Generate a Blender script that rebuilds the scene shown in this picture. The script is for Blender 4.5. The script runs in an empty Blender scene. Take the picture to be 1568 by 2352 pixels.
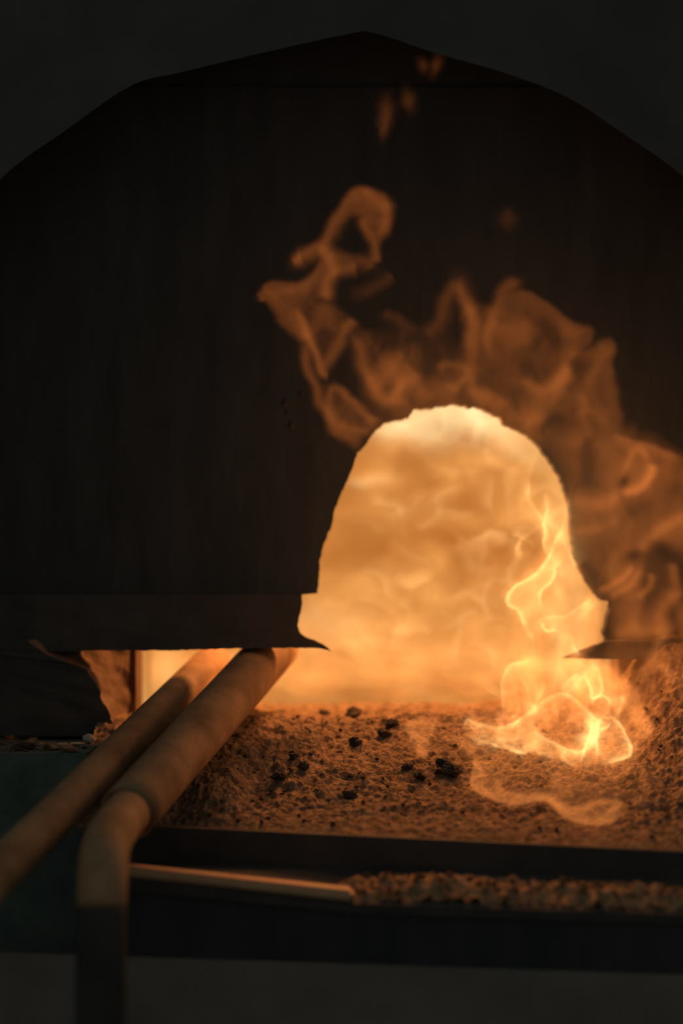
import bpy, bmesh, math, random
import numpy as np
from mathutils import Vector, Matrix

random.seed(7)
R = math.radians
SC = bpy.context.scene
COL = SC.collection

# ------------------------------------------------------------------ camera
FW, FH, FOC = 1568, 2352, 4573.0
PITCH = math.atan(144 / FOC)
CAM = Vector((0.0, -3.0, 0.21))
cd = bpy.data.cameras.new('camera')
cd.sensor_fit = 'VERTICAL'
cd.sensor_height = 36.0
cd.lens = FOC / FH * 36.0
cd.dof.use_dof = True
cd.dof.focus_distance = 2.76
cd.dof.aperture_fstop = 1.1
cd.clip_start = 0.05
cam = bpy.data.objects.new('camera', cd)
COL.objects.link(cam)
cam.location = CAM
cam.rotation_euler = (R(90) + PITCH, 0, 0)
SC.camera = cam
ROT = cam.rotation_euler.to_matrix()

# ------------------------------------------------------------------ world, exposure
w = bpy.data.worlds.new('shop_ambient')
SC.world = w
w.use_nodes = True
w.node_tree.nodes['Background'].inputs[0].default_value = (0.92, 1.0, 0.96, 1)
w.node_tree.nodes['Background'].inputs[1].default_value = 0.090
SC.view_settings.view_transform = 'Standard'
SC.view_settings.look = 'None'
SC.view_settings.exposure = 0.0
SC.view_settings.gamma = 1.0
SC.view_settings.use_curve_mapping = False
SC.cycles.transparent_max_bounces = 64
SC.cycles.max_bounces = 4
SC.cycles.use_adaptive_sampling = True
SC.cycles.adaptive_threshold = 0.12
SC.cycles.adaptive_min_samples = 16
SC.cycles.diffuse_bounces = 2
SC.cycles.volume_bounces = 0
SC.cycles.use_denoising = True
SC.cycles.sample_clamp_indirect = 4.0
SC.cycles.sample_clamp_direct = 1.6


def lamp(name, loc, power, radius, col):
    l = bpy.data.lights.new(name, 'POINT')
    l.energy = power
    l.shadow_soft_size = radius
    l.color = col
    o = bpy.data.objects.new(name, l)
    COL.objects.link(o)
    o.location = loc
    return o


# the fire's own light: hottest gas under the chamber roof, and the flame standing on the sand
lamp('fire_glow', (0.06, 0.26, 0.47), 28.0, 0.07, (1.0, 0.37, 0.11))
lamp('flame_glow', (0.26, -0.20, 0.27), 1.7, 0.06, (1.0, 0.38, 0.11))


def ray(px, py):
    return ROT @ Vector(((px - FW / 2) / FOC, (FH / 2 - py) / FOC, -1.0))


def at(px, py, Y):
    """world point at depth plane Y that the photo shows at pixel px,py"""
    d = ray(px, py)
    return CAM + d * ((Y - CAM.y) / d.y)


def at_np(px, py, Y):
    xs = (px - FW / 2) / FOC
    ys = (FH / 2 - py) / FOC
    m = np.array(ROT)
    dx = m[0, 0] * xs + m[0, 1] * ys - m[0, 2]
    dy = m[1, 0] * xs + m[1, 1] * ys - m[1, 2]
    dz = m[2, 0] * xs + m[2, 1] * ys - m[2, 2]
    s = (Y - CAM.y) / dy
    return np.stack([CAM.x + dx * s, CAM.y + dy * s, CAM.z + dz * s], -1)


def catmull(pts, n):
    P = np.array(pts, float)
    if len(P) < 3:
        t = np.linspace(0, 1, n)[:, None]
        return P[0] * (1 - t) + P[-1] * t
    Q = np.vstack([2 * P[0] - P[1], P, 2 * P[-1] - P[-2]])
    u = np.linspace(0, len(P) - 1 - 1e-6, n)
    i = u.astype(int)
    t = (u - i)[:, None]
    a, b, c, d = Q[i], Q[i + 1], Q[i + 2], Q[i + 3]
    return 0.5 * ((2 * b) + (-a + c) * t + (2 * a - 5 * b + 4 * c - d) * t * t + (-a + 3 * b - 3 * c + d) * t ** 3)


# ------------------------------------------------------------------ numpy noise
class Noise:
    def __init__(self, seed):
        self.t = np.random.RandomState(seed).rand(256, 256)

    def v(self, x, y):
        xi = np.floor(x).astype(int)
        yi = np.floor(y).astype(int)
        fx = x - xi
        fy = y - yi
        fx = fx * fx * fx * (fx * (fx * 6 - 15) + 10)
        fy = fy * fy * fy * (fy * (fy * 6 - 15) + 10)
        t = self.t
        a = t[xi & 255, yi & 255]
        b = t[(xi + 1) & 255, yi & 255]
        c = t[xi & 255, (yi + 1) & 255]
        d = t[(xi + 1) & 255, (yi + 1) & 255]
        return (a * (1 - fx) + b * fx) * (1 - fy) + (c * (1 - fx) + d * fx) * fy

    def fbm(self, x, y, o=4, g=0.5):
        s = 0.0
        a = 1.0
        n = 0.0
        for i in range(o):
            s = s + a * self.v(x * 2 ** i + 17.3 * i, y * 2 ** i + 9.1 * i)
            n += a
            a *= g
        return s / n


# ------------------------------------------------------------------ materials
def new_mat(name):
    m = bpy.data.materials.new(name)
    m.use_nodes = True
    nt = m.node_tree
    for n in list(nt.nodes):
        nt.nodes.remove(n)
    out = nt.nodes.new('ShaderNodeOutputMaterial')
    return m, nt, out


def rough_mat(name, c1, c2, scale=20.0, rough=0.95, spec=0.05, bump=0.3, bscale=60.0, metal=0.0, stretch=(1, 1, 1), dist=0.004):
    m, nt, out = new_mat(name)
    L = nt.links.new
    tc = nt.nodes.new('ShaderNodeTexCoord')
    mp = nt.nodes.new('ShaderNodeMapping')
    mp.inputs['Scale'].default_value = stretch
    L(tc.outputs['Object'], mp.inputs[0])
    n = nt.nodes.new('ShaderNodeTexNoise')
    n.inputs['Scale'].default_value = scale
    n.inputs['Detail'].default_value = 4
    n.inputs['Roughness'].default_value = 0.6
    L(mp.outputs[0], n.inputs['Vector'])
    cr = nt.nodes.new('ShaderNodeValToRGB')
    cr.color_ramp.elements[0].position = 0.32
    cr.color_ramp.elements[0].color = (*c1, 1)
    cr.color_ramp.elements[1].position = 0.68
    cr.color_ramp.elements[1].color = (*c2, 1)
    L(n.outputs['Fac'], cr.inputs[0])
    b = nt.nodes.new('ShaderNodeBsdfPrincipled')
    L(cr.outputs[0], b.inputs['Base Color'])
    b.inputs['Roughness'].default_value = rough
    b.inputs['Specular IOR Level'].default_value = spec
    b.inputs['Metallic'].default_value = metal
    n2 = nt.nodes.new('ShaderNodeTexNoise')
    n2.inputs['Scale'].default_value = bscale
    n2.inputs['Detail'].default_value = 4
    n2.inputs['Roughness'].default_value = 0.65
    L(mp.outputs[0], n2.inputs['Vector'])
    bp = nt.nodes.new('ShaderNodeBump')
    bp.inputs['Strength'].default_value = bump
    bp.inputs['Distance'].default_value = dist
    L(n2.outputs['Fac'], bp.inputs['Height'])
    L(bp.outputs[0], b.inputs['Normal'])
    L(b.outputs[0], out.inputs['Surface'])
    return m


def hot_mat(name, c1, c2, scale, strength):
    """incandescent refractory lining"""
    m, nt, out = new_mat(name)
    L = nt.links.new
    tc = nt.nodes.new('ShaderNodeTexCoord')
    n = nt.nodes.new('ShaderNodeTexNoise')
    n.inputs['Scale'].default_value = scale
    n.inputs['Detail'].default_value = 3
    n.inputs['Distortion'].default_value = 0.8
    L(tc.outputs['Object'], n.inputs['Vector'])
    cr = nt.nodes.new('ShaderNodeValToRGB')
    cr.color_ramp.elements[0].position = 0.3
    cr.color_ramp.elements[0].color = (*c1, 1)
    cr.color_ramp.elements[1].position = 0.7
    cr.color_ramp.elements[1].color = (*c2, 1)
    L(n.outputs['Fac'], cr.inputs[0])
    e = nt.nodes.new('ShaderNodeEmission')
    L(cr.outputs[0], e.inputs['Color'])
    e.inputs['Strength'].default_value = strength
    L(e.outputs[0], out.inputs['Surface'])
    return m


def flame_mat(name, col, per_metre):
    """burning gas: light given off per metre of flame the eye looks through"""
    m, nt, out = new_mat(name)
    e = nt.nodes.new('ShaderNodeEmission')
    e.inputs['Color'].default_value = (*col, 1)
    e.inputs['Strength'].default_value = per_metre
    nt.links.new(e.outputs[0], out.inputs['Volume'])
    return m


M = {}
M['soot'] = rough_mat('sooty_steel', (0.046, 0.051, 0.051), (0.066, 0.070, 0.069), 9, 0.9, 0.05, 0.25, 40, stretch=(2.5, 1, .6))
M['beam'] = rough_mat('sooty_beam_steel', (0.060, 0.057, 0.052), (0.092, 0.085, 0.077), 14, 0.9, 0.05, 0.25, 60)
M['wall'] = rough_mat('smoked_plaster', (0.085, 0.084, 0.077), (0.115, 0.112, 0.103), 6, 0.95, 0.03, 0.4, 45)
M['hood'] = rough_mat('black_soot', (0.070, 0.070, 0.065), (0.10, 0.098, 0.09), 7, 0.95, 0.02, 0.4, 35)
M['plinth'] = rough_mat('dusty_concrete', (0.19, 0.172, 0.148), (0.27, 0.243, 0.21), 8, 0.95, 0.03, 0.3, 60)
M['green'] = rough_mat('stained_plaster', (0.09, 0.115, 0.10), (0.16, 0.20, 0.17), 12, 0.95, 0.03, 0.4, 70)
M['floor'] = rough_mat('shop_floor', (0.18, 0.18, 0.17), (0.26, 0.255, 0.245), 6, 0.95, 0.03, 0.3, 40)
M['sand'] = rough_mat('burnt_sand', (0.12, 0.078, 0.047), (0.37, 0.245, 0.150), 75, 1.0, 0.0, 1.0, 200, dist=0.003)
M['slag'] = rough_mat('black_slag', (0.035, 0.03, 0.027), (0.09, 0.075, 0.062), 40, 0.9, 0.08, 0.6, 140)
M['ash'] = rough_mat('crusted_ash', (0.19, 0.115, 0.062), (0.52, 0.325, 0.18), 45, 1.0, 0.0, 0.8, 180)
M['pale'] = rough_mat('pale_stone', (0.45, 0.38, 0.30), (0.62, 0.54, 0.44), 60, 0.95, 0.02, 0.4, 160)
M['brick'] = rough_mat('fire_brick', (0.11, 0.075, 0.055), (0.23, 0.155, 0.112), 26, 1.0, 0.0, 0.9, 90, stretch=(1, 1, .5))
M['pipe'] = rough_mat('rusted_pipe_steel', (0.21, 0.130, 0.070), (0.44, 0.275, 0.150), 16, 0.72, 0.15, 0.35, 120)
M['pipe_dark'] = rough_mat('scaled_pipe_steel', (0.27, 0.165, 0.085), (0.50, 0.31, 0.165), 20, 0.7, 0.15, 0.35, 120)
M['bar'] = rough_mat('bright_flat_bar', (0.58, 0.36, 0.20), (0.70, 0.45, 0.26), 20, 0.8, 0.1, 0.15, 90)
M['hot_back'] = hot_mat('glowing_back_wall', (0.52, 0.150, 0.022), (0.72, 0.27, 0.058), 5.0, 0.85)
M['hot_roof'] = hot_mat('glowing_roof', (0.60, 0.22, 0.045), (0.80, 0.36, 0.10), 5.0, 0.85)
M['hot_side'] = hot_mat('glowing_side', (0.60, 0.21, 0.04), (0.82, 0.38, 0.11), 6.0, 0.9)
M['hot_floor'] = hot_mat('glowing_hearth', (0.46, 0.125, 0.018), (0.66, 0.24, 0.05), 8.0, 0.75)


# ------------------------------------------------------------------ object helpers
def link(name, me, mat=None, parent=None):
    o = bpy.data.objects.new(name, me)
    COL.objects.link(o)
    if mat is not None:
        me.materials.append(mat)
    if parent is not None:
        o.parent = parent
        o.matrix_parent_inverse = parent.matrix_world.inverted()
    return o


def tag(o, label, cat, group=None, kind=None):
    o['label'] = label
    o['category'] = cat
    if group:
        o['group'] = group
    if kind:
        o['kind'] = kind
    return o


def struct(o, label=None):
    o['kind'] = 'structure'
    if label:
        o['label'] = label
    return o


def empty(name, loc=(0, 0, 0)):
    o = bpy.data.objects.new(name, None)
    o.empty_display_size = 0.05
    o.location = loc
    COL.objects.link(o)
    bpy.context.view_layer.update()
    return o


def bm_mesh(name, bm, smooth=False):
    bmesh.ops.recalc_face_normals(bm, faces=bm.faces[:])
    me = bpy.data.meshes.new(name)
    bm.to_mesh(me)
    bm.free()
    if smooth:
        for p in me.polygons:
            p.use_smooth = True
    return me


def box_bm(bm, lo, hi, bevel=0.0):
    g = bmesh.ops.create_cube(bm, size=1.0)
    lo = Vector(lo)
    hi = Vector(hi)
    for v in g['verts']:
        v.co = Vector(((lo[i] + hi[i]) / 2 + v.co[i] * (hi[i] - lo[i])) for i in range(3))
    if bevel:
        bmesh.ops.bevel(bm, geom=list({e for v in g['verts'] for e in v.link_edges}), offset=bevel, segments=2, affect='EDGES')


def box(name, lo, hi, mat, parent=None, bevel=0.0):
    bm = bmesh.new()
    box_bm(bm, lo, hi, bevel)
    return link(name, bm_mesh(name, bm), mat, parent)


def slab(name, front, back, mat, parent=None, bevel=0.0):
    """solid between a front outline and a matching back outline"""
    bm = bmesh.new()
    f = [bm.verts.new(p) for p in front]
    b = [bm.verts.new(p) for p in back]
    bm.faces.new(f)
    bm.faces.new(b[::-1])
    n = len(f)
    for i in range(n):
        bm.faces.new((f[i], b[i], b[(i + 1) % n], f[(i + 1) % n]))
    if bevel:
        bmesh.ops.bevel(bm, geom=bm.edges[:], offset=bevel, segments=1, affect='EDGES')
    return link(name, bm_mesh(name, bm), mat, parent)


def ragged(pts, step=6.0, amp=1.5, seed=1):
    """pixel outline resampled with a broken, uneven edge"""
    rs = random.Random(seed)
    out = []
    for i in range(len(pts) - 1):
        a = np.array(pts[i][:2], float)
        b = np.array(pts[i + 1][:2], float)
        L = np.linalg.norm(b - a)
        k = max(1, int(L / step))
        nrm = np.array([-(b - a)[1], (b - a)[0]]) / max(L, 1e-6)
        for j in range(k):
            p = a + (b - a) * j / k
            if j:
                p = p + nrm * rs.uniform(-amp, amp)
            out.append((p[0], p[1]))
    out.append(tuple(pts[-1][:2]))
    return out


def tube_mesh(name, pts, rad, seg=36, wall=0.004, rough=0.0, seed=0):
    """hollow pipe swept along points, with an annular rim at both ends"""
    P = [Vector(p) for p in pts]
    bm = bmesh.new()
    rs = random.Random(seed)
    up = Vector((0, 0, 1))
    rings = []
    tan = []
    for i in range(len(P)):
        a = P[max(0, i - 1)]
        b = P[min(len(P) - 1, i + 1)]
        tan.append((b - a).normalized())
    x = tan[0].cross(up)
    if x.length < 1e-3:
        x = Vector((1, 0, 0))
    x.normalize()
    for layer in (0, 1):
        rr = []
        xx = x.copy()
        for i, p in enumerate(P):
            xx = (xx - tan[i] * xx.dot(tan[i])).normalized()
            yy = tan[i].cross(xx)
            r = rad - wall * layer
            ring = []
            for k in range(seg):
                a = 2 * math.pi * k / seg
                q = r * (1 + (rs.uniform(-rough, rough) if not layer else 0))
                ring.append(bm.verts.new(p + xx * math.cos(a) * q + yy * math.sin(a) * q))
            rr.append(ring)
        rings.append(rr)
    for layer, rr in enumerate(rings):
        for i in range(len(rr) - 1):
            for k in range(seg):
                k2 = (k + 1) % seg
                bm.faces.new((rr[i][k], rr[i][k2], rr[i + 1][k2], rr[i + 1][k]))
    for e in (0, -1):
        for k in range(seg):
            k2 = (k + 1) % seg
            bm.faces.new((rings[0][e][k], rings[0][e][k2], rings[1][e][k2], rings[1][e][k]))
    return bm_mesh(name, bm, True)


def lump_mesh(name, r, seed, sub=2, flat=0.7, jag=0.35):
    rs = random.Random(seed)
    bm = bmesh.new()
    bmesh.ops.create_icosphere(bm, subdivisions=sub, radius=1.0)
    ax = [Vector((rs.uniform(-1, 1), rs.uniform(-1, 1), rs.uniform(-1, 1))).normalized() for _ in range(7)]
    cut = [rs.uniform(0.42, 0.82) for _ in ax]
    for v in bm.verts:
        d = v.co.normalized()
        s = 1.0
        for a, c in zip(ax, cut):
            k = d.dot(a)
            if k > c * 0.8:
                s = min(s, c / k)
        s *= 1 + rs.uniform(-jag, jag) * 0.3
        v.co = Vector((d.x * s * r, d.y * s * r, d.z * s * r * flat))
    return bm_mesh(name, bm)


# ------------------------------------------------------------------ the shell: arched wall, soot-black recess, hot chamber
NF = Noise(3)
arch_px = [(-330, 2300), (-300, 1500), (-260, 900), (-150, 600), (0, 412), (150, 300), (300, 197), (420, 165), (600, 122), (800, 78),
           (860, 76), (1000, 122), (1160, 168), (1300, 222), (1420, 300), (1568, 405), (1720, 560), (1830, 800), (1880, 1100), (1900, 1600), (1920, 2300)]
YW = -0.17
arch = [at(p[0], p[1], YW) for p in ragged([tuple(q) for q in catmull(arch_px, 90)], 60, 3, 5)]
arch[0].z = -0.6
arch[-1].z = -0.6
outer = [Vector((1.7, YW, -0.6)), Vector((1.7, YW, 1.6)), Vector((-1.7, YW, 1.6)), Vector((-1.7, YW, -0.6))]
fr = arch + outer
bk = [Vector((p.x * 1.06, YW + 0.05, p.z + (0.035 if 0.3 < p.z < 1.5 else 0))) for p in fr]
struct(slab('wall_front', fr, bk, M['wall']), 'dim smoke-stained wall with a wide dark arch')
struct(box('wall_back', (-1.3, 0.05, 0.545), (1.3, 0.16, 1.6), M['hood']), 'soot-black wall behind the hood')
struct(box('wall_left', (-1.3, YW + 0.142, -0.6), (-1.2, 0.16, 1.6), M['hood']), 'soot-black side of the hood')
struct(box('wall_right', (1.2, YW + 0.142, -0.6), (1.3, 0.16, 1.6), M['hood']), 'soot-black side of the hood')
struct(box('ceiling', (-1.2, YW + 0.142, 1.5), (1.2, 0.05, 1.6), M['hood']), 'soot-black top of the hood')
struct(box('floor', (-2.5, -4.5, -0.7), (2.5, -0.1, -0.6), M['floor']), 'dusty shop floor')

CX0, CX1, CY0, CY1, CZ1 = -0.315, 0.425, 0.06, 1.0, 0.53
# chamber side walls: cool brick edge at the mouth, glowing lining further in
for nm, x0, x1, lab in (('wall_chamber_left', -1.2, CX0, 'fire brick edge at the furnace mouth'), ('wall_chamber_right', CX1, 1.2, 'fire brick edge at the furnace mouth')):
    o = struct(box(nm, (x0, CY0, -0.05), (x1, CY0 + 0.10, 0.545), M['brick']), lab)
    xx = (CX0 - 0.06, CX0) if x0 < 0 else (CX1, CX1 + 0.06)
    box('glowing_lining', (xx[0], CY0 + 0.10, -0.05), (xx[1], CY1, 0.35), M['hot_side'], o)
# barrel roof of the chamber
bm = bmesh.new()
prof = []
for i in range(25):
    a = math.pi * i / 24
    prof.append((0.5 * (CX0 + CX1) + 0.5 * (CX1 - CX0) * math.cos(a), 0.33 + (CZ1 - 0.33) * math.sin(a)))
rings = []
for y in (CY0 + 0.1, 0.3, 0.6, CY1):
    rings.append(([bm.verts.new((x, y, z)) for x, z in prof], [bm.verts.new((x + (0.06 if x > 0.08 else -0.06), y, z + 0.05)) for x, z in prof]))
for j in range(3):
    for lay in (0, 1):
        for i in range(24):
            bm.faces.new((rings[j][lay][i], rings[j][lay][i + 1], rings[j + 1][lay][i + 1], rings[j + 1][lay][i]))
for j in (0, 3):
    for i in range(24):
        bm.faces.new((rings[j][0][i], rings[j][0][i + 1], rings[j][1][i + 1], rings[j][1][i]))
struct(link('ceiling_chamber', bm_mesh('ceiling_chamber', bm, True), M['hot_roof']), 'pale glowing vaulted roof inside the furnace')
struct(box('wall_chamber_back', (CX0 - 0.06, CY1, -0.05), (CX1 + 0.06, CY1 + 0.06, 0.6), M['hot_back']), 'glowing orange back wall inside the furnace')
struct(box('floor_chamber', (CX0 - 0.06, 0.22, -0.06), (CX1 + 0.06, CY1, -0.005), M['hot_floor']), 'glowing hearth floor deep in the furnace')

# ------------------------------------------------------------------ burnt-through steel front
hole = [(728, 1363), (734, 1307), (733, 1288), (746, 1243), (764, 1197), (766, 1178), (792, 1114), (812, 1068), (820, 1038), (838, 1022), (861, 990),
        (884, 969), (911, 963), (939, 958), (950, 937), (989, 938), (1003, 931), (1024, 932), (1040, 926), (1058, 931), (1067, 930), (1074, 936), (1090, 931),
        (1113, 942), (1134, 953), (1147, 956), (1154, 972), (1205, 995), (1232, 1018), (1260, 1054), (1287, 1096), (1301, 1137), (1309, 1174), (1310, 1215),
        (1320, 1275), (1338, 1316), (1365, 1362), (1379, 1376), (1404, 1383), (1398, 1408), (1386, 1454), (1393, 1472)]
YP = -0.02
ff = empty('furnace_shield', at(400, 1500, YP))
tag(ff, 'soot-black steel furnace front with a ragged arched hole burnt through it', 'furnace')
outl = [(-1100, 1368), (640, 1368), (690, 1366)] + ragged(hole, 7, 1.6, 11) + [(1600, 1468), (2600, 1440), (2600, 200), (860, 199), (-1100, 193)]
fp = [at(x, y, YP) for x, y in outl]
bp_ = [Vector((p.x, YP + 0.035, p.z)) for p in fp]
slab('front_plate', fp, bp_, M['soot'], ff)
up = [at(x, y, YP + 0.0015) for x, y in ((-1100, 192), (860, 198), (2600, 199), (2600, -500), (-1100, -500))]
slab('upper_plate', up, [Vector((p.x, YP + 0.03, p.z)) for p in up], M['soot'], ff)
lb = [(-1100, 1366), (692, 1366), (693, 1385), (690, 1405), (685, 1420), (682, 1438), (686, 1450), (689, 1488), (560, 1489), (400, 1494), (250, 1494), (90, 1497), (-1100, 1503)]
lbp = [at(x, y, YP - 0.045) for x, y in ragged(lb, 9, 1.0, 4)]
slab('lower_beam', lbp, [Vector((p.x, YP - 0.0005, p.z)) for p in lbp], M['beam'], ff)
lip = [(684, 1447), (690, 1456), (701, 1464), (722, 1471), (742, 1481), (752, 1488), (759, 1497), (752, 1493), (735, 1489), (689, 1488)]
lpp = [at(x, y, YP - 0.040) for x, y in ragged(lip, 6, 0.6, 5)]
lp = slab('torn_lip', lpp, [Vector((p.x, YP - 0.012, p.z)) for p in lpp], M['beam'], ff)
rb = [(1393, 1473), (1600, 1466), (2600, 1440), (2600, 1560), (1568, 1519), (1480, 1516), (1393, 1514)]
rbp = [at(x, y, YP - 0.045) for x, y in ragged(rb, 9, 0.8, 6)]
slab('lower_beam', rbp, [Vector((p.x, YP - 0.0005, p.z)) for p in rbp], M['beam'], ff)
rl = [(1295, 1512), (1316, 1503), (1345, 1491), (1393, 1474), (1394, 1514), (1340, 1513)]
rlp = [at(x, y, YP - 0.040) for x, y in ragged(rl, 8, 0.7, 8)]
slab('torn_lip', rlp, [Vector((p.x, YP - 0.012, p.z)) for p in rlp], M['beam'], ff)
# small corroded pits in the plate: shallow dark craters
for k, (x, y, r) in enumerate(((654, 928, .006), (661, 951, .004), (670, 976, .006), (692, 904, .005), (655, 922, .005))):
    o = link('corroded_pit', lump_mesh('corroded_pit', r, 40 + k, 2, 1.2), M['slag'], None)
    o.location = at(x, y, YP - 0.001)
    o.scale = (1, 0.25, 1)
    o.parent = ff
    o.matrix_parent_inverse = ff.matrix_world.inverted()

# ------------------------------------------------------------------ brick jamb at the left of the slot
NJ = Noise(21)
pf = catmull([(60, 1470, -.075), (100, 1499, -.075), (150, 1521, -.074), (190, 1534, -.072), (212, 1558, -.07), (232, 1600, -.066), (250, 1640, -.062), (262, 1664, -.06), (268, 1690, -.06)], 40)
qf = catmull([(297, 1460, .055), (297, 1500, .055), (296, 1560, .055), (295, 1610, .055), (293, 1660, .055), (292, 1700, .055)], 40)
bm = bmesh.new()
gv = []
NW = 26
for i in range(40):
    row = []
    for j in range(NW):
        t = j / (NW - 1)
        px = pf[i, 0] * (1 - t) + qf[i, 0] * t
        py = pf[i, 1] * (1 - t) + qf[i, 1] * t
        Y = pf[i, 2] * (1 - t) + qf[i, 2] * t
        n = float(NJ.fbm(np.array(px / 22.0), np.array(py / 34.0), 4)) - 0.5
        p = at(px + n * 8 * (1 if 0 < j < NW - 1 else 2.2 * (j == 0)), py + (n * 9 if j == 0 else 0), Y)
        p += Vector((.7, -.7, 0)) * n * 0.016 * (1 if 0 < j < NW - 1 else 0.3)
        row.append(bm.verts.new(p))
    gv.append(row)
for i in range(39):
    for j in range(NW - 1):
        bm.faces.new((gv[i][j], gv[i][j + 1], gv[i + 1][j + 1], gv[i + 1][j]))
jb = empty('jamb_block', at(200, 1690, -.06))
tag(jb, 'broken fire brick jamb, its right face lit orange, its front coloured dark as shade, under the steel front at left', 'brick jamb')
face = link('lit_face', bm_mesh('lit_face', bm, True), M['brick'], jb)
# front of the block along the same break, its shade coloured in dark
bm = bmesh.new()
a = [bm.verts.new(v) for v in [at(-300, 1470, -.075)]]
edge = []
for i in range(40):
    px, py, Y = pf[i]
    n = float(NJ.fbm(np.array(px / 22.0), np.array(py / 34.0), 4)) - 0.5
    p = at(px + n * 8 * 2.2, py + n * 9, Y) + Vector((.7, -.7, 0)) * n * 0.016 * 0.3
    edge.append(bm.verts.new(p))
c = bm.verts.new(at(-300, 1690, -.06))
prev = a[0]
for i in range(39):
    bm.faces.new((a[0], edge[i], edge[i + 1]))
bm.faces.new((a[0], edge[39], c))
link('shaded_front', bm_mesh('shaded_front', bm, True), M['beam'], jb)

# ------------------------------------------------------------------ sand bed on the hearth
NS = Noise(5)
xl, xr = -0.36, 0.60


def front_y(X):
    return -0.372 - 0.135 * (X + 0.22) / 0.63


gx = np.concatenate([np.linspace(xl, xr, 560)])
vv = np.concatenate([np.linspace(0, 0.52, 260), np.linspace(0.52, 1, 60)[1:]])
GX, GV = np.meshgrid(gx, vv, indexing='ij')
FY = front_y(GX)
GY = FY + (0.30 - FY) * GV
zf = -0.123 - 0.012 * (GX + 0.22) / 0.63
s = np.clip((GY - FY) / (-0.03 - FY), 0, 1)
GZ = zf * (1 - s) ** 1.3
GZ = GZ + 0.028 * (NS.fbm(GX * 7 + 3, GY * 9 + 50, 3) - 0.5) * np.minimum(1, s * 3)
lum = NS.fbm(GX * 46 + 9, GY * 40 + 20, 4, 0.55)
GZ += 0.0105 * (np.abs(lum - 0.5) * 2 - 0.16) * (0.25 + 0.75 * np.clip(s * 4, 0, 1))
fine = NS.fbm(GX * 150, GY * 130 + 7, 3, 0.6)
GZ += 0.0065 * (fine - 0.5) * (0.3 + 0.7 * np.clip(s * 5, 0, 1))
bank = np.clip((GX - 0.37) / 0.12, 0, 1)
bank = bank * bank * (3 - 2 * bank)
GZ += 0.115 * bank * np.clip((GY + 0.32) / 0.24, 0, 1) ** 1.3
# rolled clods at left front
GZ -= 0.02 * np.exp(-((GX + 0.115) / 0.025) ** 2 - ((GY + 0.26) / 0.06) ** 2)
GZ -= 0.045 * np.exp(-((GX + 0.25) / 0.07) ** 2 - ((GY - FY) / 0.09) ** 2)


def sand_z(X, Y):
    fy = front_y(X)
    i = int(round((X - xl) / (xr - xl) * (len(gx) - 1)))
    i = min(max(i, 0), len(gx) - 1)
    v = (Y - fy) / (0.30 - fy)
    j = int(np.argmin(np.abs(vv - v)))
    return float(GZ[i, j])


def grid_mesh(name, V, nx, ny):
    idx = np.arange(nx * ny).reshape(nx, ny)
    q = np.stack([idx[:-1, :-1], idx[1:, :-1], idx[1:, 1:], idx[:-1, 1:]], -1).reshape(-1, 4)
    return quads_mesh(name, V, q)


def quads_mesh(name, V, q, smooth=True):
    me = bpy.data.meshes.new(name)
    me.vertices.add(len(V))
    me.vertices.foreach_set('co', np.ascontiguousarray(V, dtype=np.float32).ravel())
    me.loops.add(q.size)
    me.loops.foreach_set('vertex_index', q.astype(np.int32).ravel())
    me.polygons.add(len(q))
    me.polygons.foreach_set('loop_start', np.arange(0, q.size, 4, dtype=np.int32))
    me.polygons.foreach_set('loop_total', np.full(len(q), 4, dtype=np.int32))
    if smooth:
        me.polygons.foreach_set('use_smooth', np.ones(len(q), dtype=bool))
    me.update(calc_edges=True)
    return me


V = np.stack([GX, GY, GZ], -1).reshape(-1, 3)
sand = link('sand_bed', grid_mesh('sand_bed', V, len(gx), len(vv)), M['sand'])
tag(sand, 'rough burnt sand sloping down from the furnace mouth to the iron edge', 'sand', kind='stuff')

# ------------------------------------------------------------------ iron edge, ledge, plinths
def beam4(name, a, b, depth, height, mat, parent=None, bevel=0.002):
    """straight bar from a to b (top front edge), depth back along +Y, height down"""
    a = Vector(a)
    b = Vector(b)
    bm = bmesh.new()
    vs = []
    for p in (a, b):
        for dy, dz in ((0, 0), (depth, 0), (depth, -height), (0, -height)):
            vs.append(bm.verts.new(p + Vector((0, dy, dz))))
    for q in ((0, 1, 2, 3), (7, 6, 5, 4), (0, 4, 5, 1), (1, 5, 6, 2), (2, 6, 7, 3), (3, 7, 4, 0)):
        bm.faces.new([vs[i] for i in q])
    if bevel:
        bmesh.ops.bevel(bm, geom=bm.edges[:], offset=bevel, segments=2, affect='EDGES')
    return link(name, bm_mesh(name, bm), mat, parent)


def on_line(x, dz=0.0, dy=0.0):
    fy = front_y(x)
    return Vector((x, fy - 0.012 + dy, -0.121 - 0.012 * (x + 0.22) / 0.63 + dz))


eb = beam4('edge_beam', on_line(-0.30), on_line(0.60), 0.03, 0.062, M['beam'])
tag(eb, 'black iron edging beam along the front of the sand bed', 'edging beam')
LZ = -0.166


def ledge_front(X):
    return -0.505 - 0.130 * (X + 0.30) / 0.90


lg = empty('ledge', (0.1, -0.55, -0.24))
tag(lg, 'dark iron ledge below the edging beam carrying a strip of rubble', 'ledge')
def ledge_fz(X):
    return np.interp(X, (-0.30, 0.02, 0.60), (-0.1685, -0.1925, -0.198))


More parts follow.
